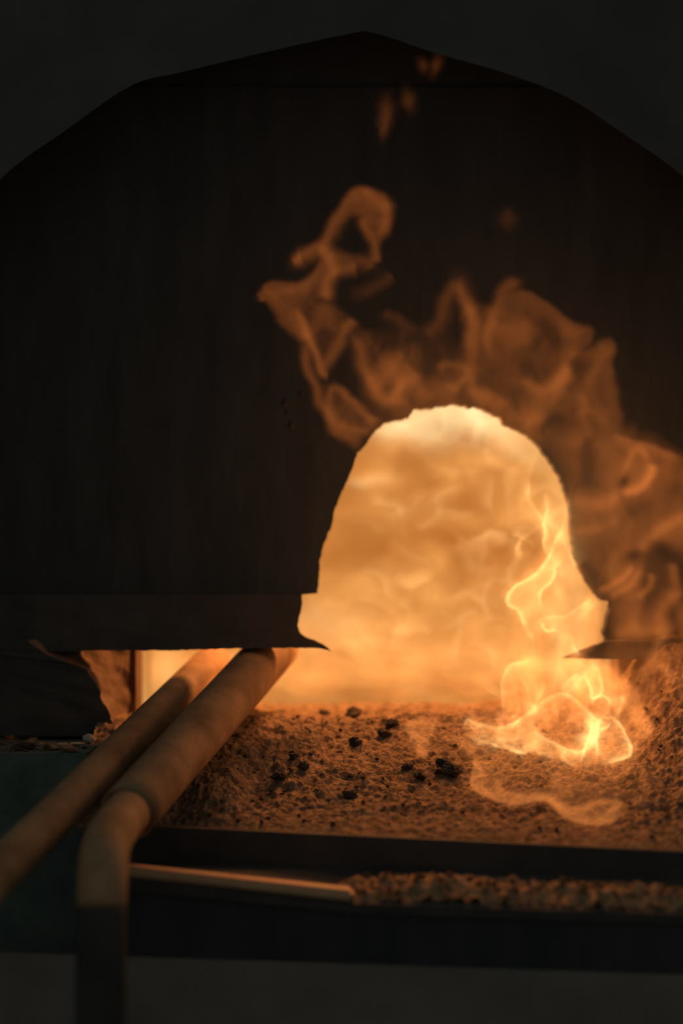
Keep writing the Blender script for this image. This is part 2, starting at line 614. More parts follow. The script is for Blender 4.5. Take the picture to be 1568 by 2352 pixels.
bm = bmesh.new()
cols = []
for X in (-0.30, 0.02, 0.60):
    yb, yf, zf_ = front_y(X) - 0.005, ledge_front(X), float(ledge_fz(X))
    cols.append([bm.verts.new(v) for v in ((X, yf, zf_), (X, yb, LZ), (X, yb, LZ - 0.012), (X, yf, zf_ - 0.012))])
for i in range(2):
    for k in range(4):
        bm.faces.new((cols[i][k], cols[i][(k + 1) % 4], cols[i + 1][(k + 1) % 4], cols[i + 1][k]))
bm.faces.new(cols[0])
bm.faces.new(cols[2][::-1])
link('ledge_top', bm_mesh('ledge_top', bm), M['beam'], lg)
bm = bmesh.new()
cols = []
for X in (-0.30, 0.02, 0.60):
    yf, zt = ledge_front(X) + 0.004, float(ledge_fz(X)) - 0.012
    cols.append([bm.verts.new(v) for v in ((X, yf, zt), (X, yf + 0.03, zt), (X, yf + 0.03, -0.50), (X, yf, -0.50))])
for i in range(2):
    for k in range(4):
        bm.faces.new((cols[i][k], cols[i][(k + 1) % 4], cols[i + 1][(k + 1) % 4], cols[i + 1][k]))
bm.faces.new(cols[0])
bm.faces.new(cols[2][::-1])
link('ledge_face', bm_mesh('ledge_face', bm), M['soot'], lg)
struct(box('wall_base', (-0.29, -0.32, -0.6), (0.60, 0.9, -0.215), M['beam']), 'dark masonry under the hearth')
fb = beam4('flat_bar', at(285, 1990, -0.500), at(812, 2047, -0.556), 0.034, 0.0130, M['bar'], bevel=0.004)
tag(fb, 'straight flat steel bar glinting orange on the front of the lower ledge', 'flat bar')
pl = beam4('low_plinth', (-0.62, ledge_front(-0.62) - 0.004, -0.262), (0.62, ledge_front(0.62) - 0.004, -0.268), 0.004, 0.33, M['plinth'], bevel=0.0012)
tag(pl, 'dim grey concrete plinth along the bottom below the ledge', 'plinth')
c0 = at(205, 1731, -0.28)
lpil = box('side_plinth', (-0.64, -0.28, -0.6), (c0.x, 0.055, c0.z), M['green'], bevel=0.004)
tag(lpil, 'dark green-grey plastered block left of the sand bed with debris on top', 'plinth')

# ------------------------------------------------------------------ pipes
A3 = at(292, 1868, -0.48)
B3 = at(582, 1542, -0.03)
dv = (B3 - A3)
bp0 = empty('burner_pipe', (at(236, 2300, -0.695).x, -0.695, -0.6))
tag(bp0, 'thick rusty pipe with a wide sleeve, bent down at its near end', 'pipe')
pts = [A3 + dv * (i / 24 * 1.22) for i in range(25)]
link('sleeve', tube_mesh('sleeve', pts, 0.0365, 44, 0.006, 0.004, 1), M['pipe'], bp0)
el = [tuple(A3 + dv * 0.20), tuple(A3 + dv * 0.05), tuple(at(272, 1893, -0.535)), tuple(at(250, 1928, -0.60)), tuple(at(239, 1970, -0.655)), tuple(at(235, 2030, -0.685)),
      tuple(at(233, 2110, -0.695)), tuple(at(232, 2220, -0.695))]
el = [tuple(p) for p in catmull(el, 44)]
last = Vector(el[-1])
low = el[35:] + [(last.x, last.y, -0.4), (last.x, last.y, -0.6)]
el = el[:36]
dp = link('down_pipe', tube_mesh('down_pipe', low, 0.0292, 40, 0.004, 0.003, 4), M['beam'], bp0)  # sooty leg; firelight fading down the pipe is put in as black material
dp['label'] = 'sooty lower leg of the pipe, coloured black where the firelight fades'
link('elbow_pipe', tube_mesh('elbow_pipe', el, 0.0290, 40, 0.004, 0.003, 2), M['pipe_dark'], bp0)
C3 = at(436, 1570, 0.0)
D3 = at(36, 1966, -0.62)
dv2 = C3 - D3
pts = [D3 + dv2 * (-0.5 + 1.68 * i / 30) for i in range(31)]
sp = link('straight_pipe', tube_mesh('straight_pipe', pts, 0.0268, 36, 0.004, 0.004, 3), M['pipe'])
tag(sp, 'thinner straight rusty pipe running into the fire left of the thick pipe', 'pipe')

# ------------------------------------------------------------------ slag lumps, crumbs, rubble
def hit_sand(px, py):
    lo, hi = -0.5, 0.2
    best = None
    for k in range(300):
        Y = lo + (hi - lo) * k / 299
        p = at(px, py, Y)
        if p.y < front_y(p.x):
            continue
        if p.z <= sand_z(p.x, p.y):
            return Vector((p.x, p.y, sand_z(p.x, p.y)))
    return at(px, py, 0.0)


big = [(811, 1647, .0105, 'largest black slag lump at the top edge of the sand, before the glow'),
       (886, 1694, .0085, 'upright black slag lump standing on the sand left of the flame'),
       (815, 1712, .0090, 'low black slag lump on the sand below the largest lump'),
       (898, 1670, .0085, 'flat black slag lump just left of the faint flame on the sand'),
       (1032, 1782, .0150, 'broad black slag lump beside the left edge of the flame skirt'),
       (1020, 1762, .0085, 'smaller black slag lump touching the broad lump by the flame skirt'),
       (637, 1790, .0085, 'black slag lump beside the hollow in the sand right of the pipe'),
       (745, 1641, .0070, 'small black slag lump at the upper left rim of the sand'),
       (964, 1790, .0075, 'small black slag lump left of the broad lump'),
       (935, 1765, .0060, 'tiny black slag lump on bare sand between the lumps'),
       (700, 1765, .0070, 'black slag lump in the dark patch right of the thick pipe'),
       (675, 1742, .0080, 'black slag lump crowning the dark patch of sand'),
       (802, 1835, .0080, 'black slag lump low on the sand slope above the edging beam')]
for k, (x, y, r, lab) in enumerate(big):
    p = hit_sand(x, y)
    o = link('slag_lump', lump_mesh('slag_lump', r * 1.35, 100 + k, 3, 0.7, 0.6), M['slag'])
    o.location = p + Vector((0, 0, r * 0.35))
    o.rotation_euler = (0, 0, k * 1.3)
    tag(o, lab, 'slag')
protos = [lump_mesh('crumb', 1.0, 300 + k, 1, 0.75, 0.6) for k in range(6)]
for m_ in protos:
    m_.materials.append(M['sand'])
rs = random.Random(12)
for k in range(120):
    X = rs.uniform(-0.22, 0.46)
    fy = front_y(X)
    Y = fy + (abs(fy) - 0.03) * rs.uniform(0.04, 1) ** 1.0
    r = rs.uniform(.0022, .0052)
    o = bpy.data.objects.new('sand_clod', protos[k % 6])
    COL.objects.link(o)
    o.location = (X, Y, sand_z(X, Y) + r * 0.3)
    o.scale = (r, r, r)
    o.rotation_euler = (rs.uniform(-.5, .5), rs.uniform(-.5, .5), rs.uniform(0, 6))
    tag(o, 'small brown clod lying loose on the sand slope', 'clod', 'clods on the sand slope')

# rubble strip on the ledge: a heap of fines plus countable lumps
NR = Noise(31)
rxs = np.linspace(-0.05, 0.58, 300)
rvs = np.linspace(0, 1, 60)
RX, RV = np.meshgrid(rxs, rvs, indexing='ij')


lf = ledge_front(RX)
lb_ = front_y(RX) - 0.012
RY = lf + 0.008 + (lb_ - lf - 0.008) * RV
prof = np.exp(-((RV - 0.36) / 0.36) ** 2) * (0.006 + 0.013 * np.exp(-((RX - 0.12) / 0.08) ** 2) + 0.008 * np.exp(-((RX - 0.32) / 0.12) ** 2))
prof *= np.clip((RX + 0.03) / 0.05, 0, 1)
hz = 0.013 * (np.abs(NR.fbm(RX * 55, RY * 45 + 9, 4, 0.6) - 0.5) * 2) + 0.006 * (NR.fbm(RX * 180, RY * 160, 2) - 0.5)
ltop = LZ + (ledge_fz(RX) - LZ) * (1 - RV)
RZ = ltop - 0.004 + prof * 1.0 + hz * np.clip(prof / 0.006, 0, 1)
V = np.stack([RX, RY, RZ], -1).reshape(-1, 3)
rub = link('rubble_fines', grid_mesh('rubble_fines', V, len(rxs), len(rvs)), M['ash'])
tag(rub, 'strip of crumbly brown ash lying along the lower ledge', 'ash', kind='stuff')
rp = [lump_mesh('rubble', 1.0, 500 + k, 2, 0.8, 0.6) for k in range(7)]
for m_ in rp:
    m_.materials.append(M['ash'])
for k in range(150):
    X = rs.uniform(0.0, 0.52)
    v = min(0.95, max(0.02, rs.gauss(0.33, 0.22)))
    a_, b_ = ledge_front(X) + 0.008, front_y(X) - 0.012
    Y = a_ + (b_ - a_) * v
    i = int((X + 0.05) / 0.63 * 299)
    j = int(v * 59)
    r = rs.uniform(.0020, .0055)
    o = bpy.data.objects.new('rubble_lump', rp[k % 7])
    COL.objects.link(o)
    o.location = (X, Y, float(RZ[i, j]) + r * 0.25)
    o.scale = (r * rs.uniform(.8, 1.4), r, r)
    o.rotation_euler = (rs.uniform(-.6, .6), rs.uniform(-.6, .6), rs.uniform(0, 6))
    tag(o, 'small ash lump in the rubble strip along the lower ledge', 'rubble', 'lumps in the rubble strip')

# debris on the side plinth at left
tz = c0.z


def on_plinth(px, py):
    d = ray(px, py)
    k = (tz - CAM.z) / d.z
    return CAM + d * k


o = link('stone_chip', lump_mesh('stone_chip', .0115, 71, 2, 0.75), M['pale'])
o.location = on_plinth(204, 1708) + Vector((0, 0, .006))
tag(o, 'pale angular stone chip on the block left of the pipes', 'stone')
for k, (x, y, r, sx, lab) in enumerate(((72, 1705, .010, 1.3, 'brown flake standing near the middle of the left debris'), (25, 1697, .007, 1.4, 'small brown chip at the far left edge of the debris'),
                                        (120, 1722, .012, 1.9, 'long brown crust lying front of the left debris'), (160, 1728, .011, 1.5, 'brown crust nearest the thin pipe on the left debris'),
                                        (55, 1724, .013, 2.2, 'dark slanting flake at the front of the left debris'), (100, 1712, .007, 1.3, 'small crust between the flakes of the left debris'))):
    o = link('debris_flake', lump_mesh('debris_flake', r, 80 + k, 2, 0.45, .6), M['slag'] if k == 4 else M['ash'])
    o.location = on_plinth(x, y) + Vector((0, 0, r * 0.3))
    o.scale = (sx * 1.15, 1.15, 1.3)
    o.rotation_euler = (0.2, 0.25 * (k % 3 - 1), k)
    tag(o, lab, 'debris')

for k in range(34):
    x = rs.uniform(5, 200)
    y = rs.gauss(1712 + 0.05 * x, 9)
    r = rs.uniform(.0022, .0055)
    o = bpy.data.objects.new('debris_crumb', rp[k % 7])
    COL.objects.link(o)
    o.location = on_plinth(x, min(y, 1727)) + Vector((0, 0, r * 0.3))
    o.scale = (r * rs.uniform(.8, 1.8), r, r * .8)
    o.rotation_euler = (rs.uniform(-.4, .4), rs.uniform(-.4, .4), rs.uniform(0, 6))
    tag(o, 'small brown crumb among the debris on the left block', 'debris', 'crumbs on the left block')

# ------------------------------------------------------------------ flames: bodies of burning gas of varying thickness
FL_TH = 0.05   # metres of flame per unit of brightness


class Field:
    def __init__(self, x0, y0, x1, y1, step, seed, warp=0.0, wscale=60.0):
        self.nx = int((x1 - x0) / step) + 1
        self.ny = int((y1 - y0) / step) + 1
        self.X, self.Y = np.meshgrid(np.linspace(x0, x1, self.nx), np.linspace(y0, y1, self.ny), indexing='ij')
        self.N = Noise(seed)
        self.wx = self.X + warp * 2 * (self.N.fbm(self.X / wscale, self.Y / wscale, 3) - 0.5)
        self.wy = self.Y + warp * 2 * (self.N.fbm(self.X / wscale + 40, self.Y / wscale + 80, 3) - 0.5)
        self.T = np.zeros_like(self.X)
        self.step = step

    def _dist(self, pts, n):
        P = catmull(pts, n)
        bx0, by0 = P.min(0)
        bx1, by1 = P.max(0)
        return P, (bx0, by0, bx1, by1)

    def stroke(self, pts, amp, wl, wr=None, taper=0.15, n=36, hole=False, a0=0.0, a1=0.0):
        """soft filament; wl / wr are its widths left and right of the direction of travel"""
        wr = wl if wr is None else wr
        P, bb = self._dist(pts, n)
        m = 2.6 * max(wl, wr)
        sel = (self.wx > bb[0] - m) & (self.wx < bb[2] + m) & (self.wy > bb[1] - m) & (self.wy < bb[3] + m)
        if not sel.any():
            return self
        x = self.wx[sel]
        y = self.wy[sel]
        best = np.full(x.shape, 1e9)
        sd = np.zeros_like(x)
        ss = np.zeros_like(x)
        for i in range(n - 1):
            a = P[i]
            d = P[i + 1] - a
            L2 = d @ d + 1e-9
            t = np.clip(((x - a[0]) * d[0] + (y - a[1]) * d[1]) / L2, 0, 1)
            ex = x - a[0] - t * d[0]
            ey = y - a[1] - t * d[1]
            q = ex * ex + ey * ey
            c = q < best
            best[c] = q[c]
            sd[c] = np.sign(d[0] * ey - d[1] * ex)[c]
            ss[c] = ((i + t) / (n - 1))[c]
        dd = np.sqrt(best)
        ww = np.where(sd > 0, wr, wl)
        f = np.exp(-(dd / ww) ** 2)
        e = np.ones_like(ss)
        if taper > 0:
            e = np.clip((ss + a0) / taper, 0, 1) * np.clip((1 - ss + a1) / taper, 0, 1)
            e = e * e * (3 - 2 * e)
        if hole:
            self.T[sel] *= 1 - np.clip(amp * f * e, 0, 1)
        else:
            self.T[sel] += amp * f * e
        return self

    def blob(self, cx, cy, rx, ry, amp, rot=0.0, p=2.0, hole=False):
        c, s_ = math.cos(R(rot)), math.sin(R(rot))
        u = ((self.wx - cx) * c + (self.wy - cy) * s_) / rx
        v = (-(self.wx - cx) * s_ + (self.wy - cy) * c) / ry
        f = np.exp(-(u * u + v * v) ** (p / 2))
        if hole:
            self.T *= 1 - np.clip(amp * f, 0, 1)
        else:
            self.T += amp * f
        return self

    def fill(self, poly, amp, soft=20.0, noise=0.5, nsx=60.0, nsy=60.0, ridge=False, power=1.0):
        P = np.array(poly, float)
        x, y = self.wx, self.wy
        inside = np.zeros(x.shape, bool)
        best = np.full(x.shape, 1e9)
        k = len(P)
        for i in range(k):
            a = P[i]
            b = P[(i + 1) % k]
            if a[1] != b[1]:
                c = ((a[1] > y) != (b[1] > y)) & (x < (b[0] - a[0]) * (y - a[1]) / (b[1] - a[1]) + a[0])
                inside ^= c
            d = b - a
            t = np.clip(((x - a[0]) * d[0] + (y - a[1]) * d[1]) / (d @ d + 1e-9), 0, 1)
            q = (x - a[0] - t * d[0]) ** 2 + (y - a[1] - t * d[1]) ** 2
            best = np.minimum(best, q)
        sd = np.where(inside, 1, -1) * np.sqrt(best)
        f = np.clip((sd + soft * 0.5) / (soft * 1.5), 0, 1)
        f = f * f * (3 - 2 * f)
        nn = self.N.fbm(self.wx / nsx + 11, self.wy / nsy + 5, 4)
        if ridge:
            nn = 1 - np.abs(nn - 0.5) * 5
            nn = np.clip(nn, 0, 1) ** 2
        else:
            nn = np.clip((nn - 0.5) * 2.4 + 0.5, 0, 1)
        self.T += amp * f * (1 - noise + noise * 2 * nn ** power)
        return self

    def build(self, name, mat, depth, relief, parent, unit=FL_TH, eps=0.0022, rscale=120.0):
        """turn the thickness field into a closed body of gas; depth(x, y) gives its middle"""
        T = np.clip(self.T, 0, None)
        # fade at the borders of the field
        Yc = depth(self.X, self.Y) + relief * 2 * (self.N.fbm(self.X / rscale + 70, self.Y / rscale + 31, 3) - 0.5)
        th = T * unit
        keep = T > eps
        F = at_np(self.X, self.Y, Yc - th / 2).reshape(-1, 3)
        B = at_np(self.X, self.Y, Yc + th / 2).reshape(-1, 3)
        nx, ny = self.nx, self.ny
        idx = np.arange(nx * ny).reshape(nx, ny)
        cell = keep[:-1, :-1] & keep[1:, :-1] & keep[1:, 1:] & keep[:-1, 1:]
        q = np.stack([idx[:-1, :-1], idx[1:, :-1], idx[1:, 1:], idx[:-1, 1:]], -1)
        Q = q[cell]
        if len(Q) == 0:
            return None
        n = nx * ny
        faces = [Q, Q[:, [0, 3, 2, 1]] + n]
        pad = np.zeros((nx + 1, ny + 1), bool)
        pad[1:-1, 1:-1] = cell
        c = pad[1:-1, 1:-1]
        for nb, (i0, i1) in ((pad[1:-1, :-2], (0, 1)), (pad[2:, 1:-1], (1, 2)), (pad[1:-1, 2:], (2, 3)), (pad[:-2, 1:-1], (3, 0))):
            s_ = q[c & ~nb]
            if len(s_):
                a, b = s_[:, i0], s_[:, i1]
                faces.append(np.stack([b, a, a + n, b + n], -1))
        FQ = np.concatenate(faces)[:, [0, 3, 2, 1]]
        VV = np.concatenate([F, B])
        used = np.unique(FQ)
        remap = np.full(len(VV), -1)
        remap[used] = np.arange(len(used))
        me = quads_mesh(name, VV[used], remap[FQ], False)
        return link(name, me, mat, parent)


PER = 1.0 / FL_TH
M['fl_dim'] = flame_mat('dim_flame', (1.0, 0.255, 0.045), PER)
M['fl_mid'] = flame_mat('orange_flame', (1.0, 0.30, 0.065), PER)
M['fl_hot'] = flame_mat('yellow_flame', (1.0, 0.52, 0.165), PER)
M['fl_veil'] = flame_mat('thin_furnace_flame', (1.0, 0.62, 0.24), PER)
M['fl_red'] = flame_mat('reddish_flame', (1.0, 0.26, 0.05), 12.5)
M['fl_in'] = flame_mat('furnace_fire', (1.0, 0.47, 0.135), 1.0 / 0.25)
M['fl_pale'] = flame_mat('pale_furnace_fire', (0.66, 1.0, 0.62), 1.0 / 0.25)

# --- fire inside the furnace
fire = empty('furnace_fire', (0.08, 0.45, 0.0))
tag(fire, 'billowing orange fire filling the inside of the furnace', 'fire')
f = Field(200, 880, 1560, 1720, 6, 41, 26, 110)
f.fill([(240, 1480), (700, 1480), (640, 1200), (760, 900), (1100, 860), (1380, 960), (1500, 1300), (1540, 1640), (1100, 1680), (240, 1660)], 0.10, 60, 0.95, 120, 90)
f.fill([(680, 1300), (1450, 1330), (1500, 1600), (1000, 1640), (560, 1640)], 0.12, 90, 0.7, 150, 60)
f.blob(1020, 1500, 330, 130, 0.10)
f.blob(740, 1440, 120, 70, 0.22)
f.blob(480, 1540, 150, 50, 0.30)
f.blob(1060, 960, 200, 60, 0.12).blob(900, 1000, 60, 30, .16)
f.blob(840, 1105, 80, 18, 0.22, -8).blob(1190, 1010, 60, 50, .14, 30)
f.blob(830, 1245, 90, 85, 0.85, hole=True).blob(790, 1118, 40, 18, .7, hole=True).blob(990, 1180, 120, 50, .4, 15, hole=True).blob(1030, 1090, 60, 25, .5, hole=True)
f.blob(1280, 1200, 60, 170, 0.10)
for pts in ([(740, 1160), (790, 1180), (850, 1175), (920, 1150), (960, 1120)], [(780, 1110), (840, 1085), (900, 1095), (950, 1080)], [(740, 1330), (860, 1325), (980, 1345), (1060, 1370)],
            [(920, 1170), (925, 1205), (950, 1220), (985, 1200)], [(1010, 1100), (1060, 1060), (1130, 1060), (1180, 1030)], [(1080, 1480), (1075, 1440), (1100, 1400), (1090, 1360)],
            [(660, 1560), (760, 1530), (880, 1545), (960, 1520)]):
    f.stroke(pts, 0.085, 9, 20, 0.3)
f.T *= 0.78
f.fill([(700, 1330), (740, 1200), (830, 1020), (950, 930), (1120, 930), (1280, 1060), (1330, 1280), (1400, 1400), (1300, 1560), (720, 1560)], 0.085, 60, 1.0, 60, 46, power=1.6)
f.blob(830, 1250, 100, 80, 0.8, hole=True).blob(800, 1120, 40, 22, .7, hole=True).blob(960, 1200, 130, 50, .45, 15, hole=True)
f.build('fire_cloud', M['fl_in'], lambda x, y: 0.30 + 0 * x, 0.06, fire, unit=0.25)
# thin swirling veils nearer the mouth
f = Field(640, 900, 1440, 1640, 3.5, 48, 16, 60)
rw = random.Random(5)
for k in range(64):
    x = rw.uniform(720, 1340)
    y = rw.uniform(960, 1560)
    if k > 40:
        x = rw.uniform(1080, 1330)
    a = rw.uniform(-0.6, 0.6) if x < 1080 else rw.uniform(-2.2, -1.0)
    pts = []
    cv = rw.uniform(-0.5, 0.5)
    for q in range(6):
        pts.append((x, y))
        x += math.cos(a) * rw.uniform(18, 34)
        y += math.sin(a) * rw.uniform(18, 34)
        a += cv + rw.uniform(-.35, .35)
    sd = rw.choice((0, 1))
    f.stroke(pts, rw.uniform(.05, .13), 4 if sd else 16, 16 if sd else 4, .35, 26)
f.build('swirling_veils', M['fl_veil'], lambda x, y: 0.10 + 0 * x, 0.025, fire)
f = Field(600, 880, 1420, 1640, 6, 47, 18, 70)
f.blob(1060, 945, 190, 55, 0.42).blob(960, 965, 60, 40, .14).blob(1180, 1005, 60, 40, .14, 35).blob(905, 985, 40, 18, .16)
f.blob(740, 1435, 90, 45, .06).blob(850, 1105, 50, 12, .13, -10)
f.T *= 0.35 + 1.3 * f.N.fbm(f.wx / 60, f.wy / 50, 3)
f.build('white_hot_cloud', M['fl_pale'], lambda x, y: 0.22 + 0 * x, 0.04, fire, unit=0.25)
# flame washing out over the hearth lip
f = Field(280, 1360, 1440, 1700, 5, 43, 12, 40)
f.fill([(330, 1470), (560, 1440), (700, 1420), (1200, 1420), (1420, 1540), (1400, 1600), (1180, 1628), (960, 1622), (760, 1612), (600, 1622), (420, 1590), (330, 1560)], 0.27, 80, 0.5, 90, 30)
f.T *= np.clip((f.Y - 1360) / 200, 0, 1) ** 1.5 * np.clip((f.X - 300) / 60, 0, 1)
f.build('hearth_flame', M['fl_red'], lambda x, y: 0.03 - 0.135 * np.clip((y - 1545) / 85, 0, 1), 0.004, fire, unit=0.08)
# --- front flame curling on the sand
ff1 = empty('front_flame', at(1260, 1760, -0.16))
tag(ff1, 'bright curling flame standing on the sand at the right of the furnace mouth', 'flame')


def fdepth(x, y):
    return -0.295 + 0.195 * np.clip((1760 - y) / 300, 0, 1.2)


f = Field(1020, 1060, 1540, 1800, 2.0, 51, 5.0, 26)
BR = 1.12
for pts, a, wl, wr in (
        ([(1063, 1682), (1091, 1702), (1138, 1711), (1181, 1727), (1203, 1731), (1217, 1722), (1254, 1732), (1290, 1743)], 1.0, 14, 4),
        ([(1064, 1682), (1068, 1664), (1076, 1653), (1109, 1667), (1138, 1673), (1163, 1669), (1188, 1658), (1203, 1645), (1225, 1627), (1246, 1591)], .8, 6, 10),
        ([(1217, 1649), (1232, 1682), (1254, 1700), (1283, 1714), (1319, 1723), (1348, 1722), (1362, 1703), (1369, 1682), (1380, 1660), (1388, 1649)], 1.0, 5, 10),
        ([(1217, 1649), (1246, 1613), (1283, 1595), (1320, 1585)], .45, 6, 12),
        ([(1384, 1652), (1406, 1647), (1424, 1660), (1435, 1685), (1446, 1718), (1444, 1736), (1427, 1745), (1398, 1749), (1362, 1752)], .8, 4, 9),
        ([(1326, 1756), (1340, 1729), (1355, 1696), (1362, 1674), (1382, 1650)], 1.1, 7, 6),
        ([(1368, 1754), (1371, 1707), (1380, 1682), (1398, 1667), (1402, 1650)], .9, 5, 5),
        ([(1290, 1746), (1291, 1729), (1303, 1720)], .6, 4, 8), ([(1286, 1742), (1308, 1752), (1330, 1756)], .6, 8, 4),
        ([(1376, 1700), (1372, 1670), (1384, 1650), (1404, 1652)], .9, 7, 7),
        ([(1156, 1660), (1152, 1584), (1159, 1551), (1174, 1530), (1203, 1522), (1232, 1515)], .55, 4, 9),
        ([(1226, 1530), (1223, 1482), (1214, 1454), (1201, 1432), (1192, 1403), (1167, 1388), (1163, 1370), (1174, 1352), (1203, 1334), (1235, 1312), (1257, 1283), (1275, 1247), (1290, 1214), (1304, 1160), (1307, 1120)], .75, 5, 9),
        ([(1214, 1446), (1235, 1428), (1261, 1421), (1297, 1414), (1326, 1396), (1348, 1385), (1360, 1370)], .6, 4, 7),
        ([(1243, 1425), (1246, 1439), (1261, 1450), (1290, 1448)], .8, 5, 4),
        ([(1250, 1414), (1241, 1381), (1243, 1356), (1261, 1341), (1275, 1316), (1273, 1301), (1297, 1280)], .7, 5, 5),
        ([(1257, 1283), (1250, 1247), (1248, 1211), (1254, 1170), (1251, 1120)], .5, 5, 9),
        ([(1219, 1090), (1212, 1137), (1232, 1174), (1246, 1197), (1253, 1247)], .5, 5, 8),
        ([(1288, 1215), (1306, 1270), (1322, 1307)], .5, 5, 5), ([(1180, 1290), (1195, 1240), (1225, 1220), (1246, 1200)], .3, 5, 9),
        ([(1326, 1510), (1340, 1544), (1355, 1577), (1362, 1602), (1377, 1595), (1380, 1569), (1369, 1537), (1350, 1515)], .55, 7, 7),
        ([(1290, 1448), (1310, 1462), (1322, 1490), (1330, 1515)], .35, 6, 10),
        ([(1286, 1584), (1311, 1602), (1340, 1627), (1362, 1649), (1377, 1660)], .6, 5, 8), ([(1286, 1584), (1308, 1562), (1338, 1540)], .45, 5, 9),
        ([(1362, 1620), (1366, 1606), (1384, 1602), (1398, 1607), (1395, 1628)], .5, 6, 6), ([(1427, 1591), (1427, 1617), (1417, 1653)], .45, 6, 7),
        ([(1250, 1560), (1240, 1600), (1222, 1635), (1205, 1650)], .4, 6, 9), ([(1160, 1650), (1180, 1640), (1190, 1620), (1180, 1605)], .35, 5, 8),
        ([(1265, 1615), (1272, 1632), (1276, 1642)], .35, 6, 5), ([(1095, 1690), (1120, 1690), (1160, 1700), (1210, 1690)], .25, 9, 9)):
    lw = 1.0 if wl >= wr else 0.0
    f.stroke(pts, BR * a * 0.46, max(3.4, wl * .62), max(3.4, wr * .62), 0.3, 40)
    f.stroke(pts, BR * a * 0.25, 3.6 + 24 * lw, 27.6 - 24 * lw, 0.22, 40)
    f.stroke(pts, BR * a * 0.08, 14, 14, 0.15, 40)
rw = random.Random(9)
for k in range(34):
    if k < 16:
        x, y, a = rw.uniform(1090, 1440), rw.uniform(1600, 1735), rw.uniform(-2.6, -0.5)
    else:
        x, y, a = rw.uniform(1180, 1330), rw.uniform(1250, 1600), rw.uniform(-2.1, -1.0)
    cv = rw.uniform(-.35, .35)
    pts = []
    for q in range(6):
        pts.append((x, y))
        x += math.cos(a) * 20
        y += math.sin(a) * 20
        a += cv + rw.uniform(-.3, .3)
    sd = rw.choice((0, 1))
    f.stroke(pts, rw.uniform(.06, .17), 3.2 if sd else 18, 18 if sd else 3.2, .45, 26)
nz = np.clip((f.N.fbm(f.X / 34 + 3, f.Y / 34, 3) - 0.5) * 2.2 + 0.5, 0, 1)
f.T *= 0.48 + 1.05 * nz
f.build('bright_filaments', M['fl_hot'], fdepth, 0.025, ff1, rscale=70)
# softer orange body of the same flame
f = Field(1000, 1080, 1568, 1830, 4.5, 53, 7, 45)
f.fill([(1066, 1690), (1080, 1655), (1150, 1640), (1160, 1540), (1200, 1500), (1330, 1500), (1420, 1540), (1480, 1620), (1496, 1680), (1450, 1735), (1330, 1752), (1200, 1722)], 0.42, 22, 0.6, 36, 50)
f.stroke([(1409, 1544), (1453, 1584), (1474, 1617), (1489, 1653), (1494, 1678), (1478, 1696)], 0.20, 8, 34, .2)
f.blob(1310, 1668, 44, 32, .25, hole=True).blob(1410, 1700, 26, 32, .35, 20, hole=True)
f.stroke([(1464, 1573), (1485, 1533), (1514, 1472), (1543, 1417)], .13, 12, 16, .25).stroke([(1500, 1520), (1535, 1537), (1566, 1569)], .12, 8, 10, .25)
f.fill([(1150, 1540), (1190, 1400), (1180, 1340), (1260, 1240), (1310, 1120), (1316, 1270), (1390, 1390), (1380, 1470), (1320, 1530)], 0.16, 20, .8, 30, 60)
f.blob(1390, 1560, 45, 50, .14)
f.T *= np.clip((1568 - f.X) / 30, 0, 1)
f.build('orange_body', M['fl_mid'], lambda x, y: fdepth(x, y) + 0.015, 0.02, ff1)

# --- faint skirt of flame spilling down the sand
sk = empty('flame_skirt', at(1260, 1890, -0.30))
tag(sk, 'faint smoky skirt of flame spreading down the sand below the bright flame', 'flame')
f = Field(900, 1620, 1520, 1910, 3.0, 57, 4, 40)
S = 0.36
for pts, a, wl, wr in (
        ([(1087, 1715), (1092, 1756), (1083, 1782), (1083, 1803), (1104, 1820), (1134, 1833), (1173, 1848), (1198, 1845), (1232, 1839), (1262, 1843), (1279, 1856), (1292, 1873), (1322, 1886), (1360, 1890), (1390, 1890), (1411, 1884), (1432, 1862), (1450, 1838)], .85, 22, 4.5),
        ([(1139, 1777), (1145, 1803), (1156, 1820), (1181, 1828), (1215, 1826)], .45, 6, 8),
        ([(1205, 1835), (1254, 1833), (1283, 1850), (1309, 1858), (1347, 1854), (1377, 1841), (1411, 1843), (1420, 1850), (1398, 1867), (1360, 1882)], .6, 6, 10),
        ([(1083, 1756), (1100, 1760), (1109, 1773), (1100, 1786)], .5, 6, 7),
        ([(1279, 1769), (1279, 1799), (1292, 1816), (1326, 1828)], .3, 7, 12),
        ([(1060, 1700), (1075, 1712), (1092, 1730)], .4, 18, 14),
        ([(1445, 1845), (1480, 1800), (1500, 1770)], .2, 20, 26)):
    f.stroke(pts, S * a, wl, wr, .15, 44, a0=.03)
f.fill([(1090, 1730), (1090, 1810), (1190, 1842), (1270, 1838), (1300, 1870), (1390, 1880), (1440, 1830), (1500, 1740), (1450, 1700), (1200, 1730)], 0.095, 40, .7, 50, 40)
f.stroke([(985, 1645), (951, 1654), (932, 1664), (947, 1701), (968, 1735), (983, 1742)], .24, 16, 5, .12)
f.fill([(932, 1664), (951, 1654), (1000, 1645), (1015, 1652), (995, 1700), (984, 1742), (962, 1725)], .17, 12, .6, 18, 26)
f.fill([(1020, 1690), (1060, 1680), (1090, 1720), (1092, 1745), (1050, 1720)], .10, 14, .7, 24, 16)
f.build('skirt_veil', M['fl_mid'], lambda x, y: -0.19 - 0.28 * np.clip((y - 1660) / 230, 0, 1), 0.008, sk)

# --- flames licking up the front above the hole
ul = empty('rising_flame', at(780, 1000, -0.09))
tag(ul, 'dim orange flame tongue rising left above the hole with a hooked tip', 'flame')


def udepth(x, y):
    return -0.085 - 0.04 * np.clip((1000 - y) / 600, 0, 1)


